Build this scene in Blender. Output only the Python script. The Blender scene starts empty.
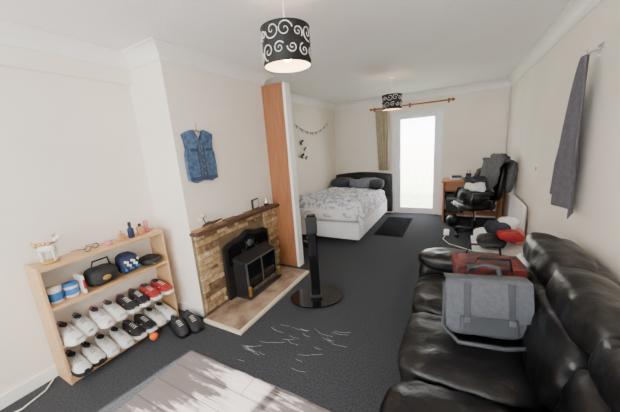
import bpy, bmesh, math, random
from mathutils import Vector, Matrix, noise, Euler
random.seed(7)
# ------------------------------------------------------------ helpers
def s2l(c):
    c=c/255.0
    return c/12.92 if c<=0.04045 else ((c+0.055)/1.055)**2.4
def col(c): return (s2l(c[0]),s2l(c[1]),s2l(c[2]),1)
def M(name,c,rough=.6,metal=0,var=.06,scale=8,bump=0,bscale=80,stretch=(1,1,1),spec=.5,c2=None,lo=.35,hi=.65,emit=0,detail=4):
    m=bpy.data.materials.new(name); m.use_nodes=True; nt=m.node_tree; b=nt.nodes['Principled BSDF']
    b.inputs['Roughness'].default_value=rough; b.inputs['Metallic'].default_value=metal
    b.inputs['Specular IOR Level'].default_value=spec
    tc=nt.nodes.new('ShaderNodeTexCoord'); mp=nt.nodes.new('ShaderNodeMapping'); mp.inputs['Scale'].default_value=stretch
    nt.links.new(tc.outputs['Object'],mp.inputs['Vector'])
    n=nt.nodes.new('ShaderNodeTexNoise'); n.inputs['Scale'].default_value=scale; n.inputs['Detail'].default_value=detail
    nt.links.new(mp.outputs['Vector'],n.inputs['Vector'])
    r=nt.nodes.new('ShaderNodeValToRGB'); nt.links.new(n.outputs['Fac'],r.inputs['Fac'])
    a=col(c)
    if c2 is None:
        lo_c=tuple(max(0,x*(1-var)) for x in a[:3])+(1,); hi_c=tuple(min(1,x*(1+var)) for x in a[:3])+(1,)
    else: lo_c=a; hi_c=col(c2)
    r.color_ramp.elements[0].position=lo; r.color_ramp.elements[1].position=hi
    r.color_ramp.elements[0].color=lo_c; r.color_ramp.elements[1].color=hi_c
    nt.links.new(r.outputs['Color'],b.inputs['Base Color'])
    if emit:
        nt.links.new(r.outputs['Color'],b.inputs['Emission Color']); b.inputs['Emission Strength'].default_value=emit
    if bump:
        n2=nt.nodes.new('ShaderNodeTexNoise'); n2.inputs['Scale'].default_value=bscale; n2.inputs['Detail'].default_value=6
        nt.links.new(tc.outputs['Object'],n2.inputs['Vector'])
        bp=nt.nodes.new('ShaderNodeBump'); bp.inputs['Strength'].default_value=bump; bp.inputs['Distance'].default_value=.02
        nt.links.new(n2.outputs['Fac'],bp.inputs['Height']); nt.links.new(bp.outputs['Normal'],b.inputs['Normal'])
    return m
class MB:
    def __init__(s): s.v=[];s.f=[];s.m=[];s.s=[];s.mats=[]
    def mi(s,mat):
        if mat not in s.mats: s.mats.append(mat)
        return s.mats.index(mat)
    def add(s,v,f,mat,smooth=False,T=None):
        o=len(s.v); i=s.mi(mat)
        s.v+= [tuple(T@Vector(p)) if T is not None else tuple(p) for p in v]
        for q in f: s.f.append([k+o for k in q]); s.m.append(i); s.s.append(smooth)
    def box(s,x0,x1,y0,y1,z0,z1,mat,bev=0,T=None):
        v=[(x,y,z) for x in(x0,x1) for y in(y0,y1) for z in(z0,z1)]
        f=[(0,1,3,2),(4,6,7,5),(0,4,5,1),(2,3,7,6),(0,2,6,4),(1,5,7,3)]
        if bev:
            bm=bmesh.new(); vs=[bm.verts.new(p) for p in v]
            for q in f: bm.faces.new([vs[k] for k in q])
            bmesh.ops.recalc_face_normals(bm,faces=bm.faces)
            bmesh.ops.bevel(bm,geom=bm.edges[:],offset=bev,segments=2,affect='EDGES',profile=.5)
            bm.verts.index_update(); v=[tuple(p.co) for p in bm.verts]; f=[[k.index for k in q.verts] for q in bm.faces]; bm.free()
        s.add(v,f,mat,False,T)
    def cyl(s,p0,p1,r0,r1,mat,n=16,caps=True,T=None):
        s.tube([p0,p1],[r0,r1],mat,n,caps,T)
    def tube(s,pts,r,mat,n=8,caps=True,T=None):
        pts=[Vector(p) for p in pts]
        if not isinstance(r,(list,tuple)): r=[r]*len(pts)
        v=[];f=[]
        for i,p in enumerate(pts):
            d=(pts[min(i+1,len(pts)-1)]-pts[max(i-1,0)])
            if d.length<1e-9: d=Vector((0,0,1))
            d.normalize()
            up=Vector((0,0,1)) if abs(d.z)<.9 else Vector((1,0,0))
            a=d.cross(up).normalized(); b=d.cross(a)
            for k in range(n):
                t=2*math.pi*k/n; v.append(p+(a*math.cos(t)+b*math.sin(t))*r[i])
        for i in range(len(pts)-1):
            for k in range(n):
                k2=(k+1)%n; f.append((i*n+k,i*n+k2,(i+1)*n+k2,(i+1)*n+k))
        s.add(v,f,mat,True,T)
        if caps:
            L=(len(pts)-1)*n
            s.add(v[:n],[list(range(n))],mat,False,T); s.add(v[L:],[list(range(n))],mat,False,T)
    def lathe(s,prof,c,mat,n=24,T=None,smooth=True):
        v=[];f=[]
        for r,z in prof:
            for k in range(n):
                t=2*math.pi*k/n; v.append((c[0]+r*math.cos(t),c[1]+r*math.sin(t),c[2]+z))
        for i in range(len(prof)-1):
            for k in range(n):
                k2=(k+1)%n; f.append((i*n+k,i*n+k2,(i+1)*n+k2,(i+1)*n+k))
        s.add(v,f,mat,smooth,T)
    def cush(s,c,sz,mat,n=5,res=12,wr=0,fr=3,T=None,seed=0,fn=None):
        c=Vector(c); idx={};v=[];f=[]
        def g(p):
            k=(round(p[0],4),round(p[1],4),round(p[2],4))
            if k in idx: return idx[k]
            l=(abs(p[0])**n+abs(p[1])**n+abs(p[2])**n)**(1/n)
            q=Vector(p)/l; w=Vector((q.x*sz[0]/2,q.y*sz[1]/2,q.z*sz[2]/2))
            if fn: w=fn(w)
            if wr:
                nn=noise.noise((w+c)*fr+Vector((seed*7.3,0,0)))+.5*noise.noise((w+c)*fr*2.7+Vector((seed*3.1,5,0)))
                w+=Vector((q.x,q.y,q.z)).normalized()*nn*wr
            idx[k]=len(v); v.append(w+c); return idx[k]
        for ax in range(3):
            for sg in(-1,1):
                for i in range(res):
                    for j in range(res):
                        q=[]
                        for a,b in((i,j),(i+1,j),(i+1,j+1),(i,j+1)):
                            p=[0,0,0];p[ax]=sg;p[(ax+1)%3]=-1+2*a/res;p[(ax+2)%3]=-1+2*b/res; q.append(g(p))
                        if sg<0:q=q[::-1]
                        f.append(q)
        s.add(v,f,mat,True,T)
    def ell(s,c,r,mat,T=None,res=6): s.cush(c,(r[0]*2,r[1]*2,r[2]*2),mat,n=2,res=res,T=T)
    def grid(s,fn,nu,nv,mat,smooth=True,T=None):
        v=[fn(i/nu,j/nv) for j in range(nv+1) for i in range(nu+1)]
        f=[(j*(nu+1)+i,j*(nu+1)+i+1,(j+1)*(nu+1)+i+1,(j+1)*(nu+1)+i) for j in range(nv) for i in range(nu)]
        s.add(v,f,mat,smooth,T)
    def poly(s,pts,th,mat,T=None):
        n=len(pts); v=[(p[0],p[1],0) for p in pts]+[(p[0],p[1],th) for p in pts]
        f=[list(range(n))[::-1],list(range(n,2*n))]+[(i,(i+1)%n,n+(i+1)%n,n+i) for i in range(n)]
        s.add(v,f,mat,False,T)
    def done(s,name,recalc=True,sol=0):
        me=bpy.data.meshes.new(name)
        xs=[p[0] for p in s.v];ys=[p[1] for p in s.v];zs=[p[2] for p in s.v]
        o=Vector(((min(xs)+max(xs))/2,(min(ys)+max(ys))/2,min(zs)))
        me.from_pydata([tuple(Vector(p)-o) for p in s.v],[],s.f)
        for m in s.mats: me.materials.append(m)
        for p,mi,sm in zip(me.polygons,s.m,s.s): p.material_index=mi;p.use_smooth=sm
        if recalc:
            bm=bmesh.new();bm.from_mesh(me);bmesh.ops.recalc_face_normals(bm,faces=bm.faces);bm.to_mesh(me);bm.free()
        ob=bpy.data.objects.new(name,me); ob.location=o; bpy.context.scene.collection.objects.link(ob)
        if sol:
            md=ob.modifiers.new('thick','SOLIDIFY'); md.thickness=sol
        return ob
def TR(loc,rz=0,rx=0,ry=0,sc=1): return Matrix.Translation(Vector(loc))@Euler((rx,ry,rz),'XYZ').to_matrix().to_4x4()@Matrix.Scale(sc,4)
# ------------------------------------------------------------ dimensions
XR,YB,XFL,XC,XA,XB=.756,5.864,-2.47,-2.096,-2.57,-2.51
YC0,YC1,YF,H=1.513,2.82,-1.3,2.4
# ------------------------------------------------------------ materials
wall=M('wall_paint_cream',(243,234,221),.85,var=.03,scale=1.5,bump=.12,bscale=90)
ceilm=M('ceiling_artex',(240,237,236),.9,var=.02,scale=2,bump=.25,bscale=45)
white=M('white_gloss_trim',(245,243,238),.4,var=.02)
carpet=M('carpet_grey',(71,73,77),.95,var=.3,scale=90,bump=.6,bscale=400,spec=.1,detail=8)
upvc=M('upvc_white',(240,242,245),.3,var=.01)
stoneA=[M('stone_%d'%i,c,.85,var=.3,scale=25,bump=.6,bscale=60) for i,c in enumerate([(184,154,114),(158,126,88),(198,172,132),(126,98,70),(170,142,104)])]
mortar=M('mortar',(120,100,74),.95,var=.2,bump=.5)
hearthm=M('hearth_worn_stone',(112,88,72),.5,var=.4,scale=7,c2=(172,148,124),detail=8)
cream=M('hearth_edge_cream',(220,208,182),.5)
mantm=M('mantel_wood',(88,58,40),.5,var=.3,scale=14,stretch=(1,.15,1))
boardm=M('board_wood_brown',(158,104,68),.5,var=.14,scale=8,stretch=(6,6,.5))
pine=M('shelf_beech',(208,168,122),.5,var=.1,scale=10,stretch=(5,.6,5))
deskm=M('desk_wood',(158,100,58),.5,var=.12,scale=10,stretch=(.6,5,5))
blk=M('black_plastic',(22,22,24),.4,var=.1)
blkg=M('black_gloss',(14,14,16),.12,var=.1)
iron=M('cast_iron_black',(26,25,26),.45,var=.2,bump=.15,bscale=60)
coal=M('coal_embers',(40,34,32),.9,c2=(110,96,86),scale=40,bump=.8,bscale=40)
brass=M('brass',(190,150,70),.3,metal=1)
chrome=M('chrome',(200,200,205),.2,metal=1)
steel=M('steel_grey',(120,120,124),.35,metal=.8)
leather=M('leather_black',(12,11,13),.36,var=.25,scale=6,bump=.45,bscale=11,spec=.45)
greyf=M('satchel_grey_fabric',(84,87,92),.8,var=.12,scale=60,bump=.2,bscale=200)
coatm=M('coat_grey',(86,86,88),.9,var=.2,scale=30,bump=.4,bscale=120)
greyl=M('satchel_grey_trim',(60,63,68),.6,var=.1)
towelm=M('towel_grey',(108,106,112),.95,var=.1,scale=40,bump=.6,bscale=250,spec=.1)
denim=M('denim_blue',(84,106,134),.9,var=.3,scale=30,bump=.3,bscale=200,spec=.1)
denimd=M('denim_dark',(56,70,94),.9,var=.2)
curtm=M('curtain_beige',(184,170,146),.9,var=.1,scale=10)
duvet=M('duvet_floral_grey',(224,224,230),.9,c2=(168,170,184),scale=16,lo=.49,hi=.55,detail=4,spec=.1)
sheet=M('bed_white',(232,230,230),.85,var=.03)
pilg=M('pillow_grey',(112,116,126),.9,var=.15,scale=20)
pild=M('pillow_dark',(48,50,58),.9,var=.2,scale=20)
furry=M('fluffy_black',(30,30,33),1,var=.6,scale=60,bump=1,bscale=150,spec=.1)
redp=M('red_patterned_fabric',(118,34,30),.6,c2=(56,42,42),scale=18,lo=.45,hi=.55)
red=M('red_plastic',(170,34,38),.5); pink=M('pink',(216,130,148),.6); blue=M('blue_label',(50,120,195),.5)
navy=M('navy',(34,44,76),.7,var=.3); orange=M('orange_rubber',(235,100,30),.5); gold=M('gold_ornament',(200,165,90),.35,metal=.6)
ws=M('sneaker_white',(226,224,220),.6,var=.06,scale=30); gs=M('sneaker_grey',(120,122,128),.7,var=.2,scale=30); bs=M('sneaker_black',(32,32,36),.6,var=.3)
ps=M('sneaker_pink',(206,128,136),.6); rs=M('sneaker_red',(160,40,42),.6); sole=M('sneaker_sole',(236,234,228),.6); inner=M('shoe_lining',(50,50,54),.9)
amber=M('perfume_amber',(190,142,100),.15); paper=M('paper_white',(236,234,228),.7); thread=M('thread_pale',(205,202,196),.9)
shadeb=M('shade_black',(14,13,16),.6,var=.1); shadew=M('shade_white_swirl',(226,222,216),.6); shadein=M('shade_lining',(235,220,195),.8)
green=M('garden_green',(196,206,182),.9,var=.15,scale=5)
fencem=M('fence_wood',(226,220,210),.9,var=.1,scale=6,stretch=(4,4,.5))
bulbm=M('bulb_warm',(255,205,140),.4,emit=14,var=0)
def rugmat():
    m=bpy.data.materials.new('rug_distressed_planks'); m.use_nodes=True; nt=m.node_tree;b=nt.nodes['Principled BSDF'];b.inputs['Roughness'].default_value=.85
    tc=nt.nodes.new('ShaderNodeTexCoord')
    mp=nt.nodes.new('ShaderNodeMapping');mp.inputs['Scale'].default_value=(1.0,9,1);nt.links.new(tc.outputs['Object'],mp.inputs['Vector'])
    n=nt.nodes.new('ShaderNodeTexNoise');n.inputs['Scale'].default_value=3;n.inputs['Detail'].default_value=8;n.inputs['Roughness'].default_value=.7;nt.links.new(mp.outputs['Vector'],n.inputs['Vector'])
    n2=nt.nodes.new('ShaderNodeTexNoise');n2.inputs['Scale'].default_value=2.4;n2.inputs['Detail'].default_value=5;nt.links.new(tc.outputs['Object'],n2.inputs['Vector'])
    add=nt.nodes.new('ShaderNodeMath');add.operation='ADD';nt.links.new(n.outputs['Fac'],add.inputs[0]);nt.links.new(n2.outputs['Fac'],add.inputs[1])
    sp=nt.nodes.new('ShaderNodeSeparateXYZ');nt.links.new(tc.outputs['Object'],sp.inputs[0])
    ab=nt.nodes.new('ShaderNodeMath');ab.operation='ABSOLUTE';nt.links.new(sp.outputs[0],ab.inputs[0])
    mr=nt.nodes.new('ShaderNodeMapRange');mr.inputs[1].default_value=.1;mr.inputs[2].default_value=.62;mr.inputs[3].default_value=.14;mr.inputs[4].default_value=-.2;nt.links.new(ab.outputs[0],mr.inputs[0])
    a2=nt.nodes.new('ShaderNodeMath');a2.operation='ADD';nt.links.new(add.outputs[0],a2.inputs[0]);nt.links.new(mr.outputs[0],a2.inputs[1])
    r=nt.nodes.new('ShaderNodeValToRGB');e=r.color_ramp.elements;e[0].position=.0;e[0].color=col((48,42,42));e[1].position=1;e[1].color=col((214,206,204))
    x=r.color_ramp.elements.new(.5);x.color=col((76,68,67))
    x=r.color_ramp.elements.new(.56);x.color=col((170,161,159))
    h=nt.nodes.new('ShaderNodeMath');h.operation='MULTIPLY';h.inputs[1].default_value=.52;nt.links.new(a2.outputs[0],h.inputs[0])
    nt.links.new(h.outputs[0],r.inputs['Fac'])
    br=nt.nodes.new('ShaderNodeTexBrick');br.inputs['Scale'].default_value=1;br.inputs['Brick Width'].default_value=3;br.inputs['Row Height'].default_value=.145;br.inputs['Mortar Size'].default_value=.004
    br.inputs['Color1'].default_value=(1,1,1,1);br.inputs['Color2'].default_value=(.85,.85,.85,1);br.inputs['Mortar'].default_value=(.3,.28,.28,1)
    nt.links.new(tc.outputs['Object'],br.inputs['Vector'])
    mx=nt.nodes.new('ShaderNodeMix');mx.data_type='RGBA';mx.blend_type='MULTIPLY';mx.inputs[0].default_value=.8
    nt.links.new(r.outputs['Color'],mx.inputs[6]);nt.links.new(br.outputs['Color'],mx.inputs[7]);nt.links.new(mx.outputs[2],b.inputs['Base Color'])
    return m
rugm=rugmat()
def glassmat():
    m=bpy.data.materials.new('window_glass');m.use_nodes=True;nt=m.node_tree
    for n in list(nt.nodes):nt.nodes.remove(n)
    o=nt.nodes.new('ShaderNodeOutputMaterial');t=nt.nodes.new('ShaderNodeBsdfTransparent');g=nt.nodes.new('ShaderNodeBsdfGlossy');g.inputs['Roughness'].default_value=.02
    x=nt.nodes.new('ShaderNodeMixShader');x.inputs[0].default_value=.05
    nt.links.new(t.outputs[0],x.inputs[1]);nt.links.new(g.outputs[0],x.inputs[2]);nt.links.new(x.outputs[0],o.inputs[0]);return m
glass=glassmat()
# ------------------------------------------------------------ room shell
def room(name,*a,mat=wall):
    b=MB();
    for q in a: b.box(*q,mat)
    return b.done(name)
room('floor',(XA-.1,XR+.1,YF-.1,YB+.1,-.1,0),mat=carpet)
room('ceiling',(XA-.1,XR+.1,YF-.1,YB+.1,H,H+.1),mat=ceilm)
room('wall_right',(XR,XR+.1,YF-.1,YB+.1,0,H))
room('wall_left_alcove',(XA-.1,XA,YF-.1,YC0+.02,0,H))
room('wall_bulkhead_beam',(XA,XB,YF,YC0,2.17,H))
room('wall_chimney_breast',(XA-.1,XC,YC0,YC1,0,H))
room('wall_left_rear',(XFL-.2,XFL,YC1,YB+.1,0,H))
DX0,DX1,DZ=-1.16,-.28,2.03
room('wall_back',(XFL,DX0,YB,YB+.12,0,H),(DX1,XR,YB,YB+.12,0,H),(DX0,DX1,YB,YB+.12,DZ,H))
WX0,WX1,WZ0,WZ1=-2.3,.55,.6,2.25
room('wall_front',(XA,WX0,YF-.12,YF,0,H),(WX1,XR,YF-.12,YF,0,H),(WX0,WX1,YF-.12,YF,0,WZ0),(WX0,WX1,YF-.12,YF,WZ1,H))
b=MB()
for x in (WX0,-1.4,-.45,WX1-.06): b.box(x,x+.06,YF-.09,YF-.03,WZ0,WZ1,upvc)
for z in (WZ0,WZ1-.06): b.box(WX0,WX1,YF-.088,YF-.032,z,z+.06,upvc)
b.box(WX0,WX1,YF-.065,YF-.06,WZ0,WZ1,glass); b.done('window_1')
b=MB()
y0,y1=YB+.02,YB+.08
e_=.002
b.box(DX0+e_,DX0+.09,y0,y1,.001,DZ-e_,upvc,.005);b.box(DX1-.08,DX1-e_,y0,y1,.001,DZ-e_,upvc,.005)
b.box(DX0+.09,DX1-.08,y0,y1,DZ-.09,DZ-e_,upvc,.005);b.box(DX0+.09,DX1-.08,y0,y1,.001,.13,upvc,.005)
b.box(DX0+.09,DX0+.13,y0-.01,y1-.02,.13,DZ-.09,upvc,.004);b.box(DX1-.12,DX1-.08,y0-.01,y1-.02,.13,DZ-.09,upvc,.004)
b.box(DX0+.13,DX1-.12,y0+.03,y0+.036,.13,DZ-.09,glass)
b.box(DX0+.1,DX0+.125,y0-.035,y0-.012,.95,1.13,upvc,.003);b.box(DX0+.1,DX0+.125,y0-.05,y0-.03,1.02,1.05,chrome,.003)
b.done('door_1')
b=MB();b.box(DX0-.03,DX0,YB-.015,YB,0,DZ+.03,upvc);b.box(DX1,DX1+.03,YB-.015,YB,0,DZ+.03,upvc);b.box(DX0,DX1,YB-.015,YB,DZ,DZ+.03,upvc);b.done('trim_door')
def sweep(poly,prof,name,mat):
    b=MB();n=len(poly);v=[];f=[]
    for i in range(n):
        p=Vector(poly[i]);a=(p-Vector(poly[i-1])).normalized();c=(Vector(poly[(i+1)%n])-p).normalized()
        n1=Vector((-a.y,a.x));n2=Vector((-c.y,c.x));mt=(n1+n2)/(1+n1.dot(n2))
        for d,z in prof: q=p+mt*d; v.append((q.x,q.y,z))
    m=len(prof)
    for i in range(n):
        j=(i+1)%n
        for k in range(m): k2=(k+1)%m; f.append((i*m+k,j*m+k,j*m+k2,i*m+k2))
    b.add(v,f,mat,False); return b.done(name)
R_=.1
prof=[(0,H-.002),(0,H-R_-.012),(.012,H-R_-.012)]+[(R_+.012-R_*math.cos(t)+0,H-R_-.012+R_*math.sin(t)) for t in [i*math.pi/12 for i in range(1,6)]]+[(R_+.012,H-.012),(R_+.012,H-.002)]
prof=[(d*.95,z) for d,z in prof]
sweep([(XR,YF),(XR,YB),(XFL,YB),(XFL,YC1),(XC,YC1),(XC,YC0),(XB,YC0),(XB,YF)],prof,'trim_coving',white)
def base(name,x0,x1,y0,y1):
    b=MB();b.box(x0,x1,y0,y1,0,.09,white,.004);b.done(name)
base('baseboard_right',XR-.018,XR,YF,YB-.02);base('baseboard_back',XFL+.02,DX0-.03,YB-.018,YB);base('baseboard_back',DX1+.03,XR-.02,YB-.018,YB)
base('baseboard_left',XA,XA+.018,YF,YC0-.02);base('baseboard_rear_left',XFL,XFL+.018,YC1+.25,YB-.02);base('baseboard_chimney_side',XA+.02,XC,YC0-.018,YC0)
# garden outside
b=MB();b.box(-8,6,YB+.2,14,-.25,-.15,green);b.done('garden_lawn')
b=MB()
for i in range(40): b.box(-6+i*.26,-6+i*.26+.24,11,11.03,-.15,1.35,fencem)
b.done('garden_fence')
# ------------------------------------------------------------ fireplace
b=MB();random.seed(3)
FY0,FY1=1.78,2.5
def stones(y0,y1,z0,z1):
    z=z0
    while z<z1-.01:
        h=min(random.uniform(.035,.07),z1-z); y=y0
        while y<y1-.005:
            w=min(random.uniform(.06,.17),y1-y)
            if y1-(y+w)<.03:w=y1-y
            b.box(XC+.002,XC+.045+random.uniform(0,.02),y+.003,y+w-.003,z+.003,z+h-.003,random.choice(stoneA),.006); y+=w
        z+=h
b.box(XC+.001,XC+.035,YC0,YC1-.04,.001,.82,mortar)
stones(YC0,FY0,.045,.815);stones(FY1,YC1-.04,.045,.815);stones(FY0,FY1,.72,.815)
b.box(XC+.001,XC+.11,YC0-.015,YC1-.04,.82,.85,mantm,.006)
y=YC0
while y<YC1-.15:
    w=random.uniform(.1,.2); b.box(XC+.002,XC+.085,y+.004,min(y+w,YC1-.05)-.004,.85,.85+random.uniform(.008,.02),random.choice([stoneA[3],stoneA[1],mantm]),.005); y+=w
b.done('stone_fireplace_surround')
b=MB();b.box(XC+.07,-1.6,1.47,2.68,.001,.035,hearthm,.006)
b.box(-1.6,-1.565,1.44,2.68,.001,.03,cream,.005);b.box(XC+.07,-1.6,1.44,1.468,.001,.03,cream,.005)
b.done('hearth_slab')
b=MB();X0=XC+.068
T=Matrix(((0,0,1,X0),(1,0,0,0),(0,1,0,0),(0,0,0,1)))
pts=[(FY0,.037),(FY1,.037),(FY1,.6),(2.42,.64),(2.26,.655),(2.14,.70),(2.02,.655),(1.86,.64),(FY0,.6)]
b.poly(pts,.03,iron,T)
pts2=[(FY0+.05,.4),(FY1-.05,.4),(FY1-.05,.57),(2.38,.6),(2.25,.615),(2.14,.655),(2.03,.615),(1.9,.6),(FY0+.05,.57)]
T2=T.copy();T2[0][3]=X0+.03;b.poly(pts2,.015,blkg,T2)
b.add([(X0+.03,1.86,.48),(X0+.03,2.42,.48),(X0+.19,2.38,.42),(X0+.19,1.9,.42),(X0+.03,1.86,.42),(X0+.03,2.42,.42)],[(0,1,2,3),(4,5,2,3),(0,3,4),(1,2,5)],iron)
b.box(X0+.03,X0+.18,1.87,2.41,.037,.42,iron,.008)
b.box(X0+.18,X0+.188,1.9,2.38,.12,.4,blkg,.002)
for yy in (1.885,2.38): b.box(X0+.18,X0+.197,yy,yy+.018,.06,.42,steel,.003)
for zz in (.1,.405): b.box(X0+.18,X0+.197,1.885,2.398,zz,zz+.014,steel,.003)
b.box(X0+.18,X0+.193,2.13,2.145,.114,.405,steel,.002)
for k in range(9): b.cush((X0+.2,1.93+k*.05,.1),(.04,.055,.045),coal,n=2.5,res=5,wr=.008,fr=30,seed=k)
b.box(X0+.03,X0+.23,1.86,2.42,.037,.075,iron,.006)
for yy in(1.88,2.4): b.lathe([(.0,.0),(.018,.0),(.01,.03),(.01,.06),(.02,.09),(.0,.11)],(X0+.215,yy,.075),brass,10)
for sg in(-1,1):
    b.tube([(X0+.05,2.14+sg*(.03+.05*t+.02*math.sin(t*5)),.52+.06*math.sin(t*3.1)) for t in [i/10*2 for i in range(11)]],.006,iron,6)
b.ell((X0+.05,2.14,.55),(.012,.04,.04),steel)
b.done('gas_fire')
b=MB();T=TR((XC+.05,2.38,.873),rz=.2)
b.box(-.01,.01,-.07,.07,0,.12,blk,.003,T);b.box(.0105,.012,-.055,.055,.015,.105,paper,0,T);b.done('photo_frame')
b=MB()
b.tube([(XC+.05,1.62,.885),(XC+.06,1.68,.9),(XC+.04,1.75,.885),(XC+.06,1.85,.9)],[.012,.018,.015,.006],mantm,8)
b.tube([(XC+.05,1.66,.89),(XC+.05,1.64,.95),(XC+.07,1.63,.98)],.006,mantm,6)
for q in((.06,1.63,.985),(.05,1.66,.96),(.045,1.61,.95)): b.ell((XC+q[0],q[1],q[2]),(.016,.016,.012),shadew)
b.done('driftwood_ornament')
b=MB();b.lathe([(0,0),(.03,0),(.035,.04),(.02,.07),(.012,.09),(.016,.1)],(XC+.055,2.58,.873),chrome,16);b.ell((XC+.055,2.66,.893),(.025,.03,.02),shadew);b.done('silver_vase')
# tall board
b=MB();b.box(XC+.001,-1.80,YC1-.035,YC1-.002,.001,2.28,boardm,.003);b.box(-1.798,-1.76,YC1-.034,YC1+.08,.001,2.28,white,.003);b.box(XC+.001,-1.80,YC1+.06,YC1+.08,.001,2.28,white);b.done('tall_wooden_partition_board')
# TV stand
b=MB();cx,cy=-1.22,2.2
T=TR((cx,cy,0),rz=.5)
b.poly([(.27*math.cos(t),.2*math.sin(t)) for t in [i*math.pi/20 for i in range(40)]],.012,blkg,T@TR((0,0,.014)))
for px,py in((-.16,-.1),(.16,-.1),(.16,.09),(-.16,.1)): b.cyl((px,py,.001),(px,py,.014),.02,.02,blk,10,T=T)
b.box(-.045,.045,-.03,.03,.026,.9,blkg,.012,T);b.box(-.06,.06,-.045,.045,.026,.055,blk,.006,T)
b.box(-.055,.055,-.05,-.03,.72,.88,blk,.004,T)
b.done('tv_floor_stand')
# ------------------------------------------------------------ bed
b=MB();BX0,BX1,BY0,BY1=-2.44,-1.28,3.8,5.74
b.box(BX0,BX1,BY0,BY1,.06,.33,sheet,.02)
for x in(BX0+.1,BX1-.1):
    for y in(BY0+.1,BY1-.1): b.cyl((x,y,0.001),(x,y,.06),.025,.025,blk,10)
b.box(BX1,BX1+.008,4.1,4.85,.1,.29,sheet,.003);b.box(BX1,BX1+.008,4.9,5.6,.1,.29,sheet,.003)
b.cush(((BX0+BX1)/2,(BY0+BY1)/2,.44),(BX1-BX0,BY1-BY0,.22),sheet,n=9,res=14)
def dv(u,v):
    x=BX0-.0+u*(BX1-BX0+.06); y=BY0-.05+v*1.6
    z=.635+.07*noise.noise(Vector((x*2.6,y*2.6,1)))+.055*noise.noise(Vector((x*6,y*6,2)))+.09*(1-u)*(1-v)
    if u>.93: k=(u-.93)/.07; z-=.22*k; x-=.05*k-.06*math.sin(k*1.57)
    if u<.04: z-=.1*(1-u/.04)
    if v<.1: k=1-v/.1; z-=.24*k; y+=.04*k+.0
    y+=.025*math.sin(u*22)*(1 if v<.1 else 0)*(1-v/.1)
    x=max(x,BX0+.0)
    return (x,y,z)
b.grid(dv,50,60,duvet)
def pil(c,sz,mat,T=None): 
    b.cush(c,sz,mat,n=2.8,res=10,wr=.012,fr=7,seed=c[0])
pil((-2.15,5.52,.7),(.5,.34,.24),pilg);pil((-1.6,5.52,.7),(.52,.34,.24),pilg)
pil((-2.18,5.36,.73),(.42,.3,.2),pild);pil((-1.75,5.38,.71),(.46,.3,.18),pilg);pil((-1.42,5.42,.7),(.3,.3,.2),pild)
T=Matrix(((1,0,0,0),(0,0,-1,5.85),(0,1,0,0),(0,0,0,1)))
hp=[(-2.45,.05),(-1.19,.05),(-1.19,.83)]+[(-1.19-.02-1.23*t,.86+.05*math.sin(math.pi*t)) for t in [i/12 for i in range(13)]]+[(-2.45,.83)]
b.poly(hp,.085,leather,T)
for i in range(4): b.cush((-2.3+i*.3175,5.765,.62),(.31,.05,.5),leather,n=4,res=6)
b.done('bed',sol=0)
b=MB()
b.grid(lambda u,v:(-1.2+u*.48+.012*noise.noise(Vector((u*30,v*30,0))),4.3+v*1.2+.012*noise.noise(Vector((u*30,v*30,3))),.003+.028*min(1,8*min(u,1-u,v*2,2-2*v))*(.7+.6*noise.noise(Vector((u*40,v*90,7))))),40,80,furry)
b.done('fluffy_bedside_mat')
b=MB();b.box(-1.81,-.52,-.6,1.15,.001,.009,rugm,.003);b.done('area_rug')
# curtain & rod
b=MB()
def cu(u,v): 
    z=2.16-1.22*v; w=.30-.07*v
    return (-1.52+.06*v+u*w,5.775+.022*math.sin(u*34)+.006*math.sin(v*6),z)
b.grid(cu,60,20,curtm);b.done('curtain',sol=.004)
b=MB();b.cyl((-1.58,5.775,2.19),(-.12,5.775,2.19),.014,.014,deskm,12)
for x in(-1.6,-.1): b.ell((x,5.775,2.19),(.03,.028,.028),deskm)
for x in(-1.55,-.85,-.17): b.cyl((x,5.855,2.19),(x,5.775,2.19),.01,.01,deskm,8); b.box(x-.02,x+.02,5.853,5.862,2.15,2.23,deskm)
for i in range(8): 
    x=-1.5+i*.038; b.tube([(x,5.775+.022*math.cos(t),2.186+.022*math.sin(t)) for t in [k*math.pi/6 for k in range(13)]],.003,deskm,6,False)
b.done('curtain_rod')
# ------------------------------------------------------------ desk
b=MB()
b.box(-.22,.70,5.33,5.84,.735,.765,deskm,.004);b.box(-.2,-.175,5.35,5.84,.001,.735,deskm,.003);b.box(.675,.7,5.35,5.84,.001,.735,deskm,.003)
b.box(-.175,.675,5.8,5.82,.35,.735,deskm);b.box(-.175,.2,5.4,5.8,.58,.6,deskm);b.box(-.16,.19,5.36,5.38,.6,.73,deskm,.003)
b.box(-.175,.675,5.5,5.8,.12,.14,deskm)
b.done('desk')
b=MB();b.box(-.1,.1,5.5,5.75,.767,.8,paper,.006);b.box(-.07,.09,5.52,5.73,.801,.82,navy,.004);b.done('stack_of_books')
b=MB();b.box(-.15,.05,5.52,5.78,.142,.5,blk,.01);b.box(-.14,.04,5.51,5.52,.4,.44,steel);b.ell((-.05,5.512,.34),(.012,.004,.012),chrome);b.done('computer_tower')
b=MB();b.lathe([(0,0),(.04,0),(.045,.1),(.043,.1),(.038,.01),(0,.01)],(.2,5.62,.767),navy,16)
for i in range(5): b.cyl((.2,5.62,.78),(.2+.03*math.cos(i*1.3),5.62+.03*math.sin(i*1.3),.93),.004,.004,[blue,orange,blk,pink,green][i],6)
b.done('pencil_pot')
b=MB();b.cush((.47,5.58,.87),(.34,.3,.2),blk,n=2.8,wr=.03,fr=8,res=12);b.tube([(.38,5.5,.92),(.42,5.48,1.02),(.52,5.48,1.02),(.56,5.5,.92)],.01,blk,8);b.box(.36,.58,5.425,5.44,.82,.9,pild,.006);b.done('black_rucksack')
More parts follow.
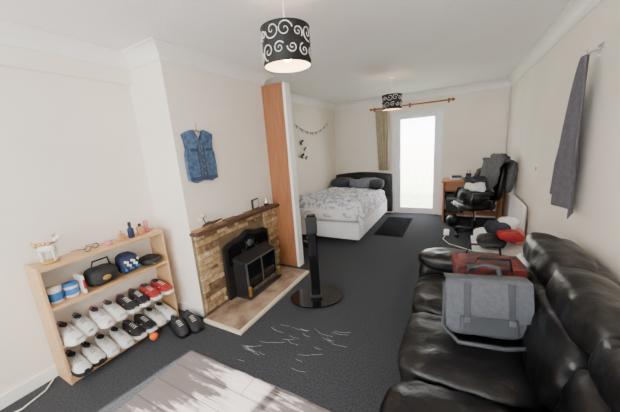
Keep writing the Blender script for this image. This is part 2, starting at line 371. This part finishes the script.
b=MB();b.cush((-.02,5.16,.1),(.2,.2,.2),blk,n=2.6,wr=.02,fr=8,res=10);b.tube([(-.07,5.16,.17),(-.05,5.16,.27),(.01,5.16,.27),(.03,5.16,.17)],.008,blk,6);b.done('black_carrier_bag')
# ------------------------------------------------------------ office chair
b=MB();CT=TR((.27,4.7,0),rz=math.pi+.35);T=CT
for i in range(5):
    t=i*2*math.pi/5+.3; c_,s_=math.cos(t),math.sin(t)
    b.tube([(0,0,.11),(.28*c_,.28*s_,.075)],[.028,.016],blk,8,T=T)
    b.cyl((.28*c_-.02*s_,.28*s_+.02*c_,.032),(.28*c_+.02*s_,.28*s_-.02*c_,.032),.03,.03,blk,12,T=T)
b.cyl((0,0,.09),(0,0,.25),.032,.032,blk,12,T=T);b.cyl((0,0,.25),(0,0,.43),.018,.018,chrome,12,T=T)
b.box(-.1,.1,-.1,.1,.42,.45,blk,.006,T)
b.cush((.02,0,.5),(.5,.5,.11),leather,n=4,res=10,T=T)
b.tube([(-.1,0,.44),(-.26,0,.46),(-.28,0,.62)],.02,blk,8,T=T)
BT=T@TR((-.25,0,.84),ry=-.12)
b.cush((0,0,0),(.1,.46,.56),leather,n=4,res=10,T=BT)
for sg in(-1,1):
    b.tube([(-.12,sg*.25,.46),(-.1,sg*.3,.55),(-.05,sg*.3,.68),(.15,sg*.3,.7),(.18,sg*.3,.6),(.12,sg*.26,.46)],.016,blk,8,T=T)
    b.cush((.03,sg*.3,.715),(.27,.06,.035),leather,n=4,res=6,T=T)
b.done('office_chair')
b=MB();T=BT
def coat(u,v):
    L=(v-.45)*1.5; y=(u-.5)*.5*(1+.1*math.sin(v*3)); top=.34
    if abs(L)<.12: x=.075*math.sin(L/.12*1.57); z=top-.03*(L/.12)**2
    else: x=math.copysign(.075+.04*(abs(L)-.12),L); z=top-.03-(abs(L)-.12)*.62
    n_=noise.noise(Vector((u*5,v*7,3)))*.05
    return (x+math.copysign(abs(n_),x if x else 1),y+n_,z)
b.grid(coat,30,40,coatm,T=T)
b.cush((-.02,0,.35),(.14,.42,.12),coatm,n=2.6,wr=.035,fr=8,res=12,T=T)
b.cush((-.1,.2,.08),(.1,.12,.46),coatm,n=2.6,wr=.03,fr=6,res=10,T=T)
b.done('grey_coat',sol=.012)
b=MB();b.cush((.03,0,.66),(.36,.4,.2),bs,n=2.5,wr=.05,fr=7,res=12,T=CT);b.cush((.04,.06,.79),(.28,.26,.13),sheet,n=2.5,wr=.05,fr=8,res=12,T=CT);b.cush((.0,-.05,.87),(.26,.3,.12),pild,n=2.5,wr=.05,fr=8,res=12,T=CT)
b.grid(lambda u,v:(.18+.03*math.sin(v*3),-.12+u*.22,.72-.35*v+.02*math.sin(u*12)),12,12,bs,T=CT)
b.done('crumpled_clothes')
# radiator
b=MB();b.box(XR-.07,XR-.03,3.78,4.62,.15,.7,white,.008)
for i in range(26): b.box(XR-.077,XR-.068,3.8+i*.031,3.815+i*.031,.18,.67,white,.003)
for y in (3.9,4.5): b.box(XR-.03,XR-.001,y,y+.03,.3,.6,white)
b.tube([(XR-.05,3.76,.18),(XR-.05,3.73,.18),(XR-.05,3.73,0.001)],.009,white,8);b.cyl((XR-.05,3.73,.16),(XR-.05,3.73,.25),.02,.02,white,10)
b.done('radiator')
b=MB();b.tube([(XR-.03,YB-.05,.02),(XR-.03,YB-.05,2.28)],.014,white,8);b.done('trim_corner_pipe')
# ------------------------------------------------------------ sofa
b=MB();SY0,SY1=.35,2.52
b.box(-.18,.7,SY0+.08,SY1-.08,.06,.3,leather,.03)
for x in(-.12,.62):
    for y in(SY0+.12,SY1-.12): b.cyl((x,y,.001),(x,y,.06),.03,.03,blk,10)
def arm(yc,sd):
    b.cush((.2,yc,.31),(.9,.22,.48),leather,n=6,res=18,wr=.008,fr=4,seed=sd)
    b.cush((.17,yc,.52),(.88,.28,.15),leather,n=3.2,res=18,wr=.012,fr=5,seed=sd+1)
arm(SY1-.13,1);arm(SY0+.13,5)
w=(SY1-SY0-.5)/3
for i in range(3):
    yc=SY0+.25+w*(i+.5)
    b.cush((.07,yc,.37),(.62,w+.002,.19),leather,n=4.5,res=24,wr=.015,fr=6,seed=i+10)
    b.cush((-.17,yc,.21),(.1,w-.01,.3),leather,n=5,res=14,wr=.01,fr=5,seed=i+20)
    TT=TR((.46,yc,.6),ry=.2)
    b.cush((0,0,-.04),(.22,w+.002,.36),leather,n=4,res=22,wr=.018,fr=6,T=TT,seed=i+30)
    b.cush((.05,0,.19),(.27,w+.002,.2),leather,n=3.4,res=22,wr=.016,fr=6,T=TT,seed=i+40)
b.cush((.63,(SY0+SY1)/2,.45),(.18,SY1-SY0-.1,.74),leather,n=8,res=16,wr=.004,fr=4)
b.done('leather_sofa')
# satchel
b=MB();T=TR((.165,1.53,.482),rz=.22,rx=-.22)
b.cush((0,0,.15),(.38,.13,.3),greyf,n=6,res=14,wr=.008,fr=8,T=T)
def flap(u,v):
    x=(u-.5)*.39
    if v<.3: k=v/.3; return (x,.065-.14*k,.305+.012*math.sin(k*3.14))
    k=(v-.3)/.7; return (x,-.075-.012*math.sin(k*3.1),.305-.2*k-.02*math.sin(u*math.pi)*k)
b.grid(flap,20,20,greyf,T=T)
for x in(-.1,.1):
    b.box(x-.014,x+.014,-.094,-.086,.05,.3,greyl,.002,T);b.box(x-.014,x+.014,-.1,-.093,.09,.118,steel,.003,T)
b.box(-.13,.13,-.09,-.075,.03,.12,greyl,.006,T)
b.tube([(-.08,0,.31),(-.07,0,.36),(0,.0,.375),(.07,0,.36),(.08,0,.31)],.011,greyl,8,T=T)
b.tube([(.19,0,.27),(.23,-.03,.1),(.2,-.12,.01),(.05,-.15,.0),(-.15,-.13,.0),(-.2,-.02,.03),(-.19,0,.27)],.011,greyl,8,T=T)
b.done('grey_satchel_bag',sol=0)
b=MB();T=TR((.19,1.86,.475),rz=.15)
b.cush((0,0,.15),(.36,.2,.32),redp,n=7,res=10,wr=.006,T=T);b.box(-.185,.185,-.104,.104,.24,.3,redp,.01,T)
b.tube([(-.1,-.1,.28),(-.08,-.12,.36),(.08,-.12,.36),(.1,-.1,.28)],.008,blk,8,T=T);b.tube([(-.1,.1,.28),(-.08,.08,.37),(.08,.08,.37),(.1,.1,.28)],.008,blk,8,T=T)
b.box(-.186,.186,-.106,-.1,.14,.16,blk,0,T)
b.done('red_patterned_tote_bag')
# ------------------------------------------------------------ clutter beyond sofa
b=MB();b.box(.2,.66,3.0,3.5,.001,.36,white,.02);b.box(.18,.68,2.98,3.52,.36,.39,paper,.01)
for i in range(5): b.box(.195,.2,3.04+i*.09,3.1+i*.09,.05,.3,pilg,.002)
b.done('plastic_storage_box')
b=MB()
b.cush((.34,3.14,.47),(.26,.25,.12),bs,n=3,wr=.03,fr=8);b.cush((.55,3.37,.48),(.2,.26,.14),pink,n=3,wr=.03,fr=9);b.cush((.3,3.38,.465),(.2,.2,.12),sheet,n=3,wr=.03,fr=9)
b.cush((.5,3.15,.54),(.22,.22,.08),red,n=3,wr=.03,fr=9);b.cush((.4,3.3,.57),(.22,.2,.12),pild,n=3,wr=.03,fr=9);b.cush((.5,3.38,.6),(.18,.18,.12),sheet,n=3,wr=.03,fr=9)
b.done('pile_of_clothes')
b=MB();b.cush((.52,3.82,.145),(.26,.3,.28),red,n=4,wr=.02,fr=8);b.tube([(.46,3.74,.27),(.46,3.76,.36),(.46,3.88,.36),(.46,3.9,.27)],.008,red,6);b.done('red_shopping_bag')
b=MB();b.box(-.14,-.06,4.6,4.82,.001,.04,paper,.006);b.tube([(-.1,4.6,.02),(-.14,4.4,.008),(-.05,4.2,.008),(.1,4.1,.008),(.25,4.0,.008)],.005,paper,6);b.done('power_strip')
# ------------------------------------------------------------ towel
b=MB()
def tw(u,v):
    k=min(1,(v*1.35)**.7); w=.08+.43*k; yc=2.46+.14*k
    z=1.97-.96*v-.1*(1-u)*min(1,v*2)+.03*math.sin(u*6)*v+.05*abs(u-.6)*v
    y=yc+(u-.5)*w
    x=XR-.045-.022*(1+math.sin(u*17+v*2))*(.5+.5*v)-.02*(1-v)
    return (x,y,z)
b.grid(tw,60,50,towelm);b.done('hanging_towel',sol=.008)
b=MB();b.box(XR-.008,XR-.001,2.43,2.5,1.96,2.03,chrome,.003);b.tube([(XR-.008,2.465,2.0),(XR-.06,2.465,1.98),(XR-.07,2.465,2.01)],.006,chrome,8);b.done('wall_hook')
b=MB();b.box(XR-.01,XR-.001,3.62,3.7,1.1,1.18,white,.003);b.box(XR-.014,XR-.01,3.645,3.675,1.12,1.16,blk,.002);b.done('light_switch')
# ------------------------------------------------------------ pendants
def pendant(c,e):
    b=MB();r=.135;h=.19;cx,cy,cz=c
    b.lathe([(r,-h/2),(r,h/2)],c,shadeb,48);b.lathe([(r-.003,-h/2),(r-.003,h/2)],c,shadein,48)
    for z in(-h/2,h/2): b.lathe([(r-.004,z-.002),(r+.002,z-.002),(r+.002,z+.002),(r-.004,z+.002),(r-.004,z-.002)],c,shadeb,48)
    random.seed(5)
    for i in range(12):
        for row in range(2):
            th0=i*2*math.pi/12+row*.26; z0=(-.045 if row else .043)+random.uniform(-.012,.012); R0=random.uniform(.024,.044); sg=random.choice((-1,1)); ph=random.uniform(0,6)
            P=[];n=26
            for k in range(n):
                t=k/(n-1); rr=R0*(1-t)**.9+.002; a=ph+sg*t*9
                th=th0+rr*math.cos(a)/r; z=z0+rr*math.sin(a); z=max(-h/2+.004,min(h/2-.004,z))
                P.append((cx+(r+.001)*math.cos(th),cy+(r+.001)*math.sin(th),cz+z))
            b.tube(P,[.0036*(1-.5*k/(n-1)) for k in range(n)],shadew,5)
    for k in range(3):
        t=k*2*math.pi/3; b.tube([(cx,cy,cz+.07),(cx+r*math.cos(t),cy+r*math.sin(t),cz+h/2-.005)],.002,white,5)
    b.cyl((cx,cy,cz+.03),(cx,cy,cz+.1),.02,.018,white,14);b.tube([(cx,cy,cz+.1),(cx,cy,H-.03)],.004,white,6)
    b.lathe([(.0,0),(.045,0),(.045,-.01),(.03,-.03),(0,-.032)],(cx,cy,H-.001),white,20)
    b.lathe([(0,-.075),(.015,-.072),(.028,-.055),(.032,-.035),(.026,-.01),(.015,.01),(.014,.03)],c,bulbm,18)
    b.done('pendant_lamp')
    l=bpy.data.lights.new('pendant_bulb_light','POINT');l.energy=e;l.color=(1,.8,.55);l.shadow_soft_size=.05
    o=bpy.data.objects.new('pendant_bulb_light',l);o.location=(cx,cy,cz-.12);bpy.context.scene.collection.objects.link(o)
pendant((-.87,1.43,2.085),6);pendant((-.83,4.07,2.06),2)
# ------------------------------------------------------------ denim vest
b=MB();T=Matrix(((0,0,1,XC+.012),(.96,0,0,1.735),(0,1,0,1.285),(0,0,0,1)))
half=[(.0,.02),(.09,.0),(.165,.03),(.17,.14),(.165,.24),(.15,.3),(.155,.37),(.17,.43),(.12,.455),(.06,.47),(.03,.41),(.0,.36)]
for sg in(-1,1): 
    b.poly([(sg*x,y) for x,y in (half if sg>0 else half[::-1])],.03,denim,T)
def D(x0,x1,y0,y1,z0,z1,m): b.box(x0,x1,y0,y1,z0,z1,m,.002,T)
D(-.16,.16,.02,.055,.03,.036,denimd);D(-.004,.004,.03,.36,.03,.035,denimd)
for sg in(-1,1):
    b.box(min(sg*.05,sg*.12),max(sg*.05,sg*.12),.22,.3,.03,.04,denim,.004,T);b.box(min(sg*.045,sg*.125),max(sg*.045,sg*.125),.28,.305,.04,.045,denimd,.002,T)
    b.poly([(sg*.0,.36),(sg*.03,.41),(sg*.06,.47),(sg*.1,.44),(sg*.06,.35)],.045,denim,T)
    b.box(min(sg*.03,sg*.036),max(sg*.03,sg*.036),.06,.34,.03,.034,denimd,0,T)
    b.tube([(sg*.165,.24,.015),(sg*.148,.3,.015),(sg*.152,.37,.015),(sg*.168,.43,.015)],.012,denimd,8,T=T)
for k in range(5): b.cyl((.012,.08+k*.06,.03),(.012,.08+k*.06,.038),.006,.006,brass,8,T=T)
b.tube([(0,.46,.01),(0,.5,.01),(.015,.52,.01),(.0,.535,.01)],.003,steel,6,T=T);b.tube([(-.12,.42,.01),(0,.465,.01),(.12,.42,.01)],.005,mantm,6,T=T)
b.done('denim_vest_on_hanger')
def bfly(y,z,s,nm=XFL):
    for sg in(-1,1):
        T=TR((nm+.004,y,z))@Matrix(((0,0,1,0),(1,0,0,0),(0,1,0,0),(0,0,0,1)))@Euler((0,sg*-.5,0)).to_matrix().to_4x4()
        b.poly([(0,0),(sg*.5*s,.5*s),(sg*.8*s,.45*s),(sg*.75*s,.1*s),(sg*.3*s,-.02*s),(sg*.55*s,-.3*s),(sg*.35*s,-.5*s),(0,-.1*s)],.002,pild,T)
b=MB()
for y,z,s in((4.25,1.62,.1),(4.36,1.5,.08),(4.24,1.38,.1),(4.4,1.34,.07)): bfly(y,z,s)
b.done('wall_butterfly_decoration')
b=MB();P=[(XFL+.008,4.1+1.4*t,1.93-.17*math.sin(t*math.pi)*1+.08*t) for t in [i/22 for i in range(23)]]
b.tube(P,.004,pilg,5)
for i,p in enumerate(P[1:-1]): b.poly([(-.02,0),(.02,0),(0,-.055)],.003,[pilg,paper,gold][i%3],Matrix(((0,0,1,p[0]),(1,0,0,p[1]),(0,1,0,p[2]),(0,0,0,1))))
b.done('string_garland')
# ------------------------------------------------------------ shoe shelf
SX0,SX1,Y0,Y1=XA+.02,-2.34,.57,1.40
b=MB();LV=[.87,.585,.30,.05]
for z in LV: b.box(SX0,SX1,Y0,Y1,z-.01,z+.01,pine,.002)
b.box(SX0,SX1,Y0-.018,Y0,.001,.895,pine,.003);b.box(SX0,SX1,Y1,Y1+.018,.001,.895,pine,.003)
b.box(SX1-.02,SX1-.005,Y0,Y1,.005,.04,pine)
b.done('shoe_shelf_unit')
def shoe(loc,ang,up,so,acc,L=.26,tilt=0,name='sneaker',W=.088):
    b=MB();T=TR(loc,rz=ang,ry=tilt)
    n=14
    def wd(t): return W/2*(.62+.5*math.sin(min(1,t*1.15)*2.2))*(math.sqrt(max(0,1-((t-.82)/.19)**2)) if t>.82 else 1)*(math.sqrt(max(0,1-((.12-t)/.125)**2)) if t<.12 else 1)+.004
    def ht(t): return .085-.02*max(0,(t-.05))*2 if t<.35 else max(.02,.073-(t-.35)*.085-(.03*((t-.85)/.15)**2 if t>.85 else 0))
    v=[];f=[];m=9
    for i in range(n+1):
        t=i/n
        for k in range(m):
            a=math.pi*k/(m-1); y=wd(t)*math.copysign(abs(math.cos(a))**.7,math.cos(a)); z=.024+ (ht(t)-.0)*abs(math.sin(a))**.8
            if t<.42 and 2<k<6: z-=.012
            v.append((t*L,y,z))
    for i in range(n):
        for k in range(m-1): f.append((i*m+k,i*m+k+1,(i+1)*m+k+1,(i+1)*m+k))
    b.add(v,f,up,True,T)
    o=[(i/n*L*1.02-.003,wd(i/n)+.003) for i in range(n+1)]+[(i/n*L*1.02-.003,-wd(i/n)-.003) for i in range(n,-1,-1)]
    b.poly(o,.028,so,T)
    b.ell((L*.2,0,.092),(L*.16,W*.27,.012),inner,T)
    for k in range(4): 
        x=L*(.42+k*.075); b.tube([(x,-W*.2,.024+ht(x/L)*.93),(x+.004,0,.03+ht(x/L)),(x,W*.2,.024+ht(x/L)*.93)],.003,paper if up is not ws else pilg,5,T=T)
    b.tube([(L*.3,-W*.46,.055),(L*.45,-W*.52,.045),(L*.62,-W*.46,.06)],.005,acc,5,T=T);b.tube([(L*.3,W*.46,.055),(L*.45,W*.52,.045),(L*.62,W*.46,.06)],.005,acc,5,T=T)
    b.tube([(.004,-W*.2,.09),(-.001,0,.105),(.004,W*.2,.09)],.006,acc,6,T=T)
    return b.done(name)
random.seed(2)
rowA=[(ws,sole,gs),(ws,sole,gs),(ws,sole,rs),(ws,sole,rs),(bs,sole,ps),(bs,sole,ps),(rs,sole,ws),(rs,sole,ws)]
rowB=[(ws,bs,bs),(ws,bs,bs),(ws,sole,ps),(ws,sole,ps),(bs,sole,ws),(bs,sole,ws),(ws,sole,gs),(ws,sole,gs)]
for i,(a,c,d) in enumerate(rowA): shoe((SX0+.01+random.uniform(0,.03),Y0+.06+i*.1,LV[2]+.012),random.uniform(-.04,.04),a,c,d,L=.25,W=.084)
for i,(a,c,d) in enumerate(rowB): shoe((SX0+.01+random.uniform(0,.02),Y0+.06+i*.1,LV[3]+.012),random.uniform(-.04,.04),a,c,d,L=.26,W=.084)
shoe((-2.26,1.3,.001),-.2,bs,blk,bs,L=.27,name='black_shoe');shoe((-2.2,1.41,.001),-.3,bs,blk,bs,L=.27,name='black_shoe')
shoe((-2.2,3.6,.001),.1,bs,blk,bs,L=.26,name='black_shoe');shoe((-2.18,3.48,.001),.0,bs,blk,bs,L=.26,name='black_shoe')
for i,(y,m2,hh) in enumerate(((.63,blue,.1),(.72,blue,.085))):
    b=MB();b.lathe([(0,0),(.037,0),(.04,.01),(.04,hh),(0,hh)],(-2.43,y,LV[1]+.011),paper,20);b.lathe([(.0405,.02),(.0405,hh-.02)],(-2.43,y,LV[1]+.011),m2,20);b.lathe([(.042,hh),(.042,hh+.018),(0,hh+.018)],(-2.43,y,LV[1]+.011),m2 if i else paper,20);b.done('cream_tub')
b=MB();b.cush((-2.44,.92,LV[1]+.085),(.18,.22,.14),bs,n=3,wr=.01,fr=9);b.tube([(-2.42,.85,.72),(-2.4,.87,.8),(-2.4,.97,.8),(-2.42,.99,.72)],.008,blk,8);b.ell((-2.35,.92,.66),(.005,.03,.02),gold);b.done('black_handbag')
b=MB();b.cush((-2.44,1.12,LV[1]+.1),(.16,.15,.17),navy,n=3,wr=.01,fr=9,res=10)
for k in range(14): 
    b.ell((-2.364,1.07+.017*(k%7),LV[1]+.06+.03*((k*2)%3)+.01*(k//7)),(.006,.01,.012),[blue,paper,paper][k%3],res=3)
b.done('blue_patterned_wash_bag')
b=MB();b.cush((-2.43,1.3,LV[1]+.052),(.2,.15,.07),bs,n=3,wr=.01,fr=9,res=10);b.box(-2.34,-2.33,1.27,1.33,LV[1]+.03,LV[1]+.045,gold,.002);b.done('black_clutch_purse')
b=MB();b.box(-2.5,-2.36,.77,.785,LV[1]+.012,LV[1]+.15,paper,.004);b.box(-2.359,-2.357,.771,.784,LV[1]+.05,LV[1]+.12,red);b.done('cosmetics_carton')
ZT=.882
b=MB();T=TR((-2.45,.66,ZT),rz=.9)
b.lathe([(0,0),(.05,0),(.05,.012),(0,.014)],(0,0,0),gold,20,T=T)
b.cush((0,0,.1),(.1,.05,.05),shadew,n=2.4,res=8,T=T)
for x in(-.035,.035):
    for y in(-.014,.014): b.tube([(x,y,.09),(x+.004,y,.05),(x,y,.012)],[.012,.008,.007],shadew,8,T=T)
b.tube([(.035,0,.11),(.055,0,.145),(.06,0,.165)],[.02,.016,.014],shadew,8,T=T);b.ell((.072,0,.168),(.026,.015,.015),shadew,T)
for y in(-.01,.01): b.tube([(.058,y,.175),(.052,y*1.6,.2)],[.007,.002],gold,6,T=T)
b.tube([(-.05,0,.11),(-.07,0,.13),(-.068,0,.16)],[.008,.007,.003],gold,6,T=T)
for k in range(8): b.ell((.035-.012*k,.014*(-1)**k,.13+.006*(k%2)),(.014,.012,.012),[pink,gold][k%2],T,res=3)
b.done('animal_figurine')
b=MB();T=TR((-2.42,.9,ZT+.024),rz=.4)
for sg in(-1,1):
    b.tube([(.0,sg*.033+.026*math.cos(t),.0+.018*math.sin(t)) for t in [k*math.pi/8 for k in range(17)]],.003,blk,6,False,T=T)
    b.tube([(0,sg*.06,.006),(-.06,sg*.062,.004),(-.12,sg*.06,-.01)],.0025,blk,6,T=T)
b.tube([(0,-.008,.005),(0,.008,.005)],.003,blk,6,T=T);b.done('eyeglasses')
b=MB();b.lathe([(0,0),(.025,0),(.025,.03),(0,.032)],(-2.43,1.02,ZT),pink,16);b.done('cosmetic_jar')
b=MB();b.box(-2.45,-2.41,1.1,1.14,ZT,ZT+.06,amber,.006);b.cyl((-2.43,1.12,ZT+.06),(-2.43,1.12,ZT+.085),.01,.01,gold,12);b.done('perfume_bottle')
b=MB();b.lathe([(0,0),(.022,0),(.024,.01),(.024,.075),(.01,.09),(.01,.1),(0,.1)],(-2.44,1.2,ZT),navy,18);b.lathe([(.013,.1),(.013,.135),(0,.136)],(-2.44,1.2,ZT),blk,14);b.done('perfume_bottle')
b=MB();b.box(-2.46,-2.42,1.255,1.305,ZT,ZT+.075,amber,.008);b.cyl((-2.44,1.28,ZT+.075),(-2.44,1.28,ZT+.1),.013,.013,blk,12);b.done('perfume_bottle')
b=MB();b.lathe([(0,0),(.018,0),(.02,.05),(.018,.1),(.012,.11),(0,.112)],(-2.47,1.35,ZT),pink,16);b.done('spray_can')
b=MB();b.ell((-2.24,1.1,.035),(.033,.033,.033),orange,res=8);b.tube([(-2.24+.0335*math.cos(t),1.1+.0335*math.sin(t),.035) for t in [k*math.pi/10 for k in range(21)]],.0012,red,4,False);b.done('orange_ball')
b=MB();b.tube([(-2.52,-.2,.006),(-2.48,.15,.006),(-2.42,.32,.006),(-2.46,.45,.006),(-2.54,.52,.006)],.005,paper,6);b.done('floor_cable')
b=MB();random.seed(11)
for i in range(34):
    x=random.uniform(-1.5,-.85);y=random.uniform(1.22,1.8);a=random.uniform(-.9,.5);L=random.uniform(.05,.2)
    if x<-1.42: y=min(y,1.36)
    b.tube([(x,y,.003),(x+L*.5*math.cos(a),y+L*.35*math.sin(a),.004),(x+L*math.cos(a+.3),y+L*.5*math.sin(a+.3),.003)],.0008,thread,4)
b.done('loose_carpet_threads')
# ------------------------------------------------------------ lights
w=bpy.data.worlds.new('sky');bpy.context.scene.world=w;w.use_nodes=True;bg=w.node_tree.nodes['Background'];bg.inputs[0].default_value=(.96,.98,1,1);bg.inputs[1].default_value=12.5
def area(name,loc,rot,sx,sy):
    l=bpy.data.lights.new(name,'AREA');l.shape='RECTANGLE';l.size=sx;l.size_y=sy;l.cycles.is_portal=True
    o=bpy.data.objects.new(name,l);o.location=loc;o.rotation_euler=rot;bpy.context.scene.collection.objects.link(o)
area('window_portal',((WX0+WX1)/2,YF-.11,(WZ0+WZ1)/2),(math.pi/2,0,math.pi),WX1-WX0,WZ1-WZ0)
area('door_portal',((DX0+DX1)/2,YB+.11,DZ/2),(math.pi/2,0,0),DX1-DX0,DZ)
l=bpy.data.lights.new('sun','SUN');l.energy=22;l.angle=.01;l.color=(1,.95,.88)
o=bpy.data.objects.new('sun',l);o.rotation_euler=Vector((.12,.74,-.64)).to_track_quat('-Z','Y').to_euler();bpy.context.scene.collection.objects.link(o)
# ------------------------------------------------------------ camera
f,yaw,pitch,roll=268.75,.506,-.216,-.072
R=Matrix.Rotation(yaw,3,'Z')@Matrix.Rotation(math.pi/2+pitch,3,'X')@Matrix.Rotation(roll,3,'Z')
cam=bpy.data.cameras.new('camera');cam.sensor_width=36;cam.lens=f*36/620;cam.clip_start=.02
co=bpy.data.objects.new('camera',cam);co.matrix_world=Matrix.Translation((0,0,1.534))@R.to_4x4();bpy.context.scene.collection.objects.link(co);bpy.context.scene.camera=co
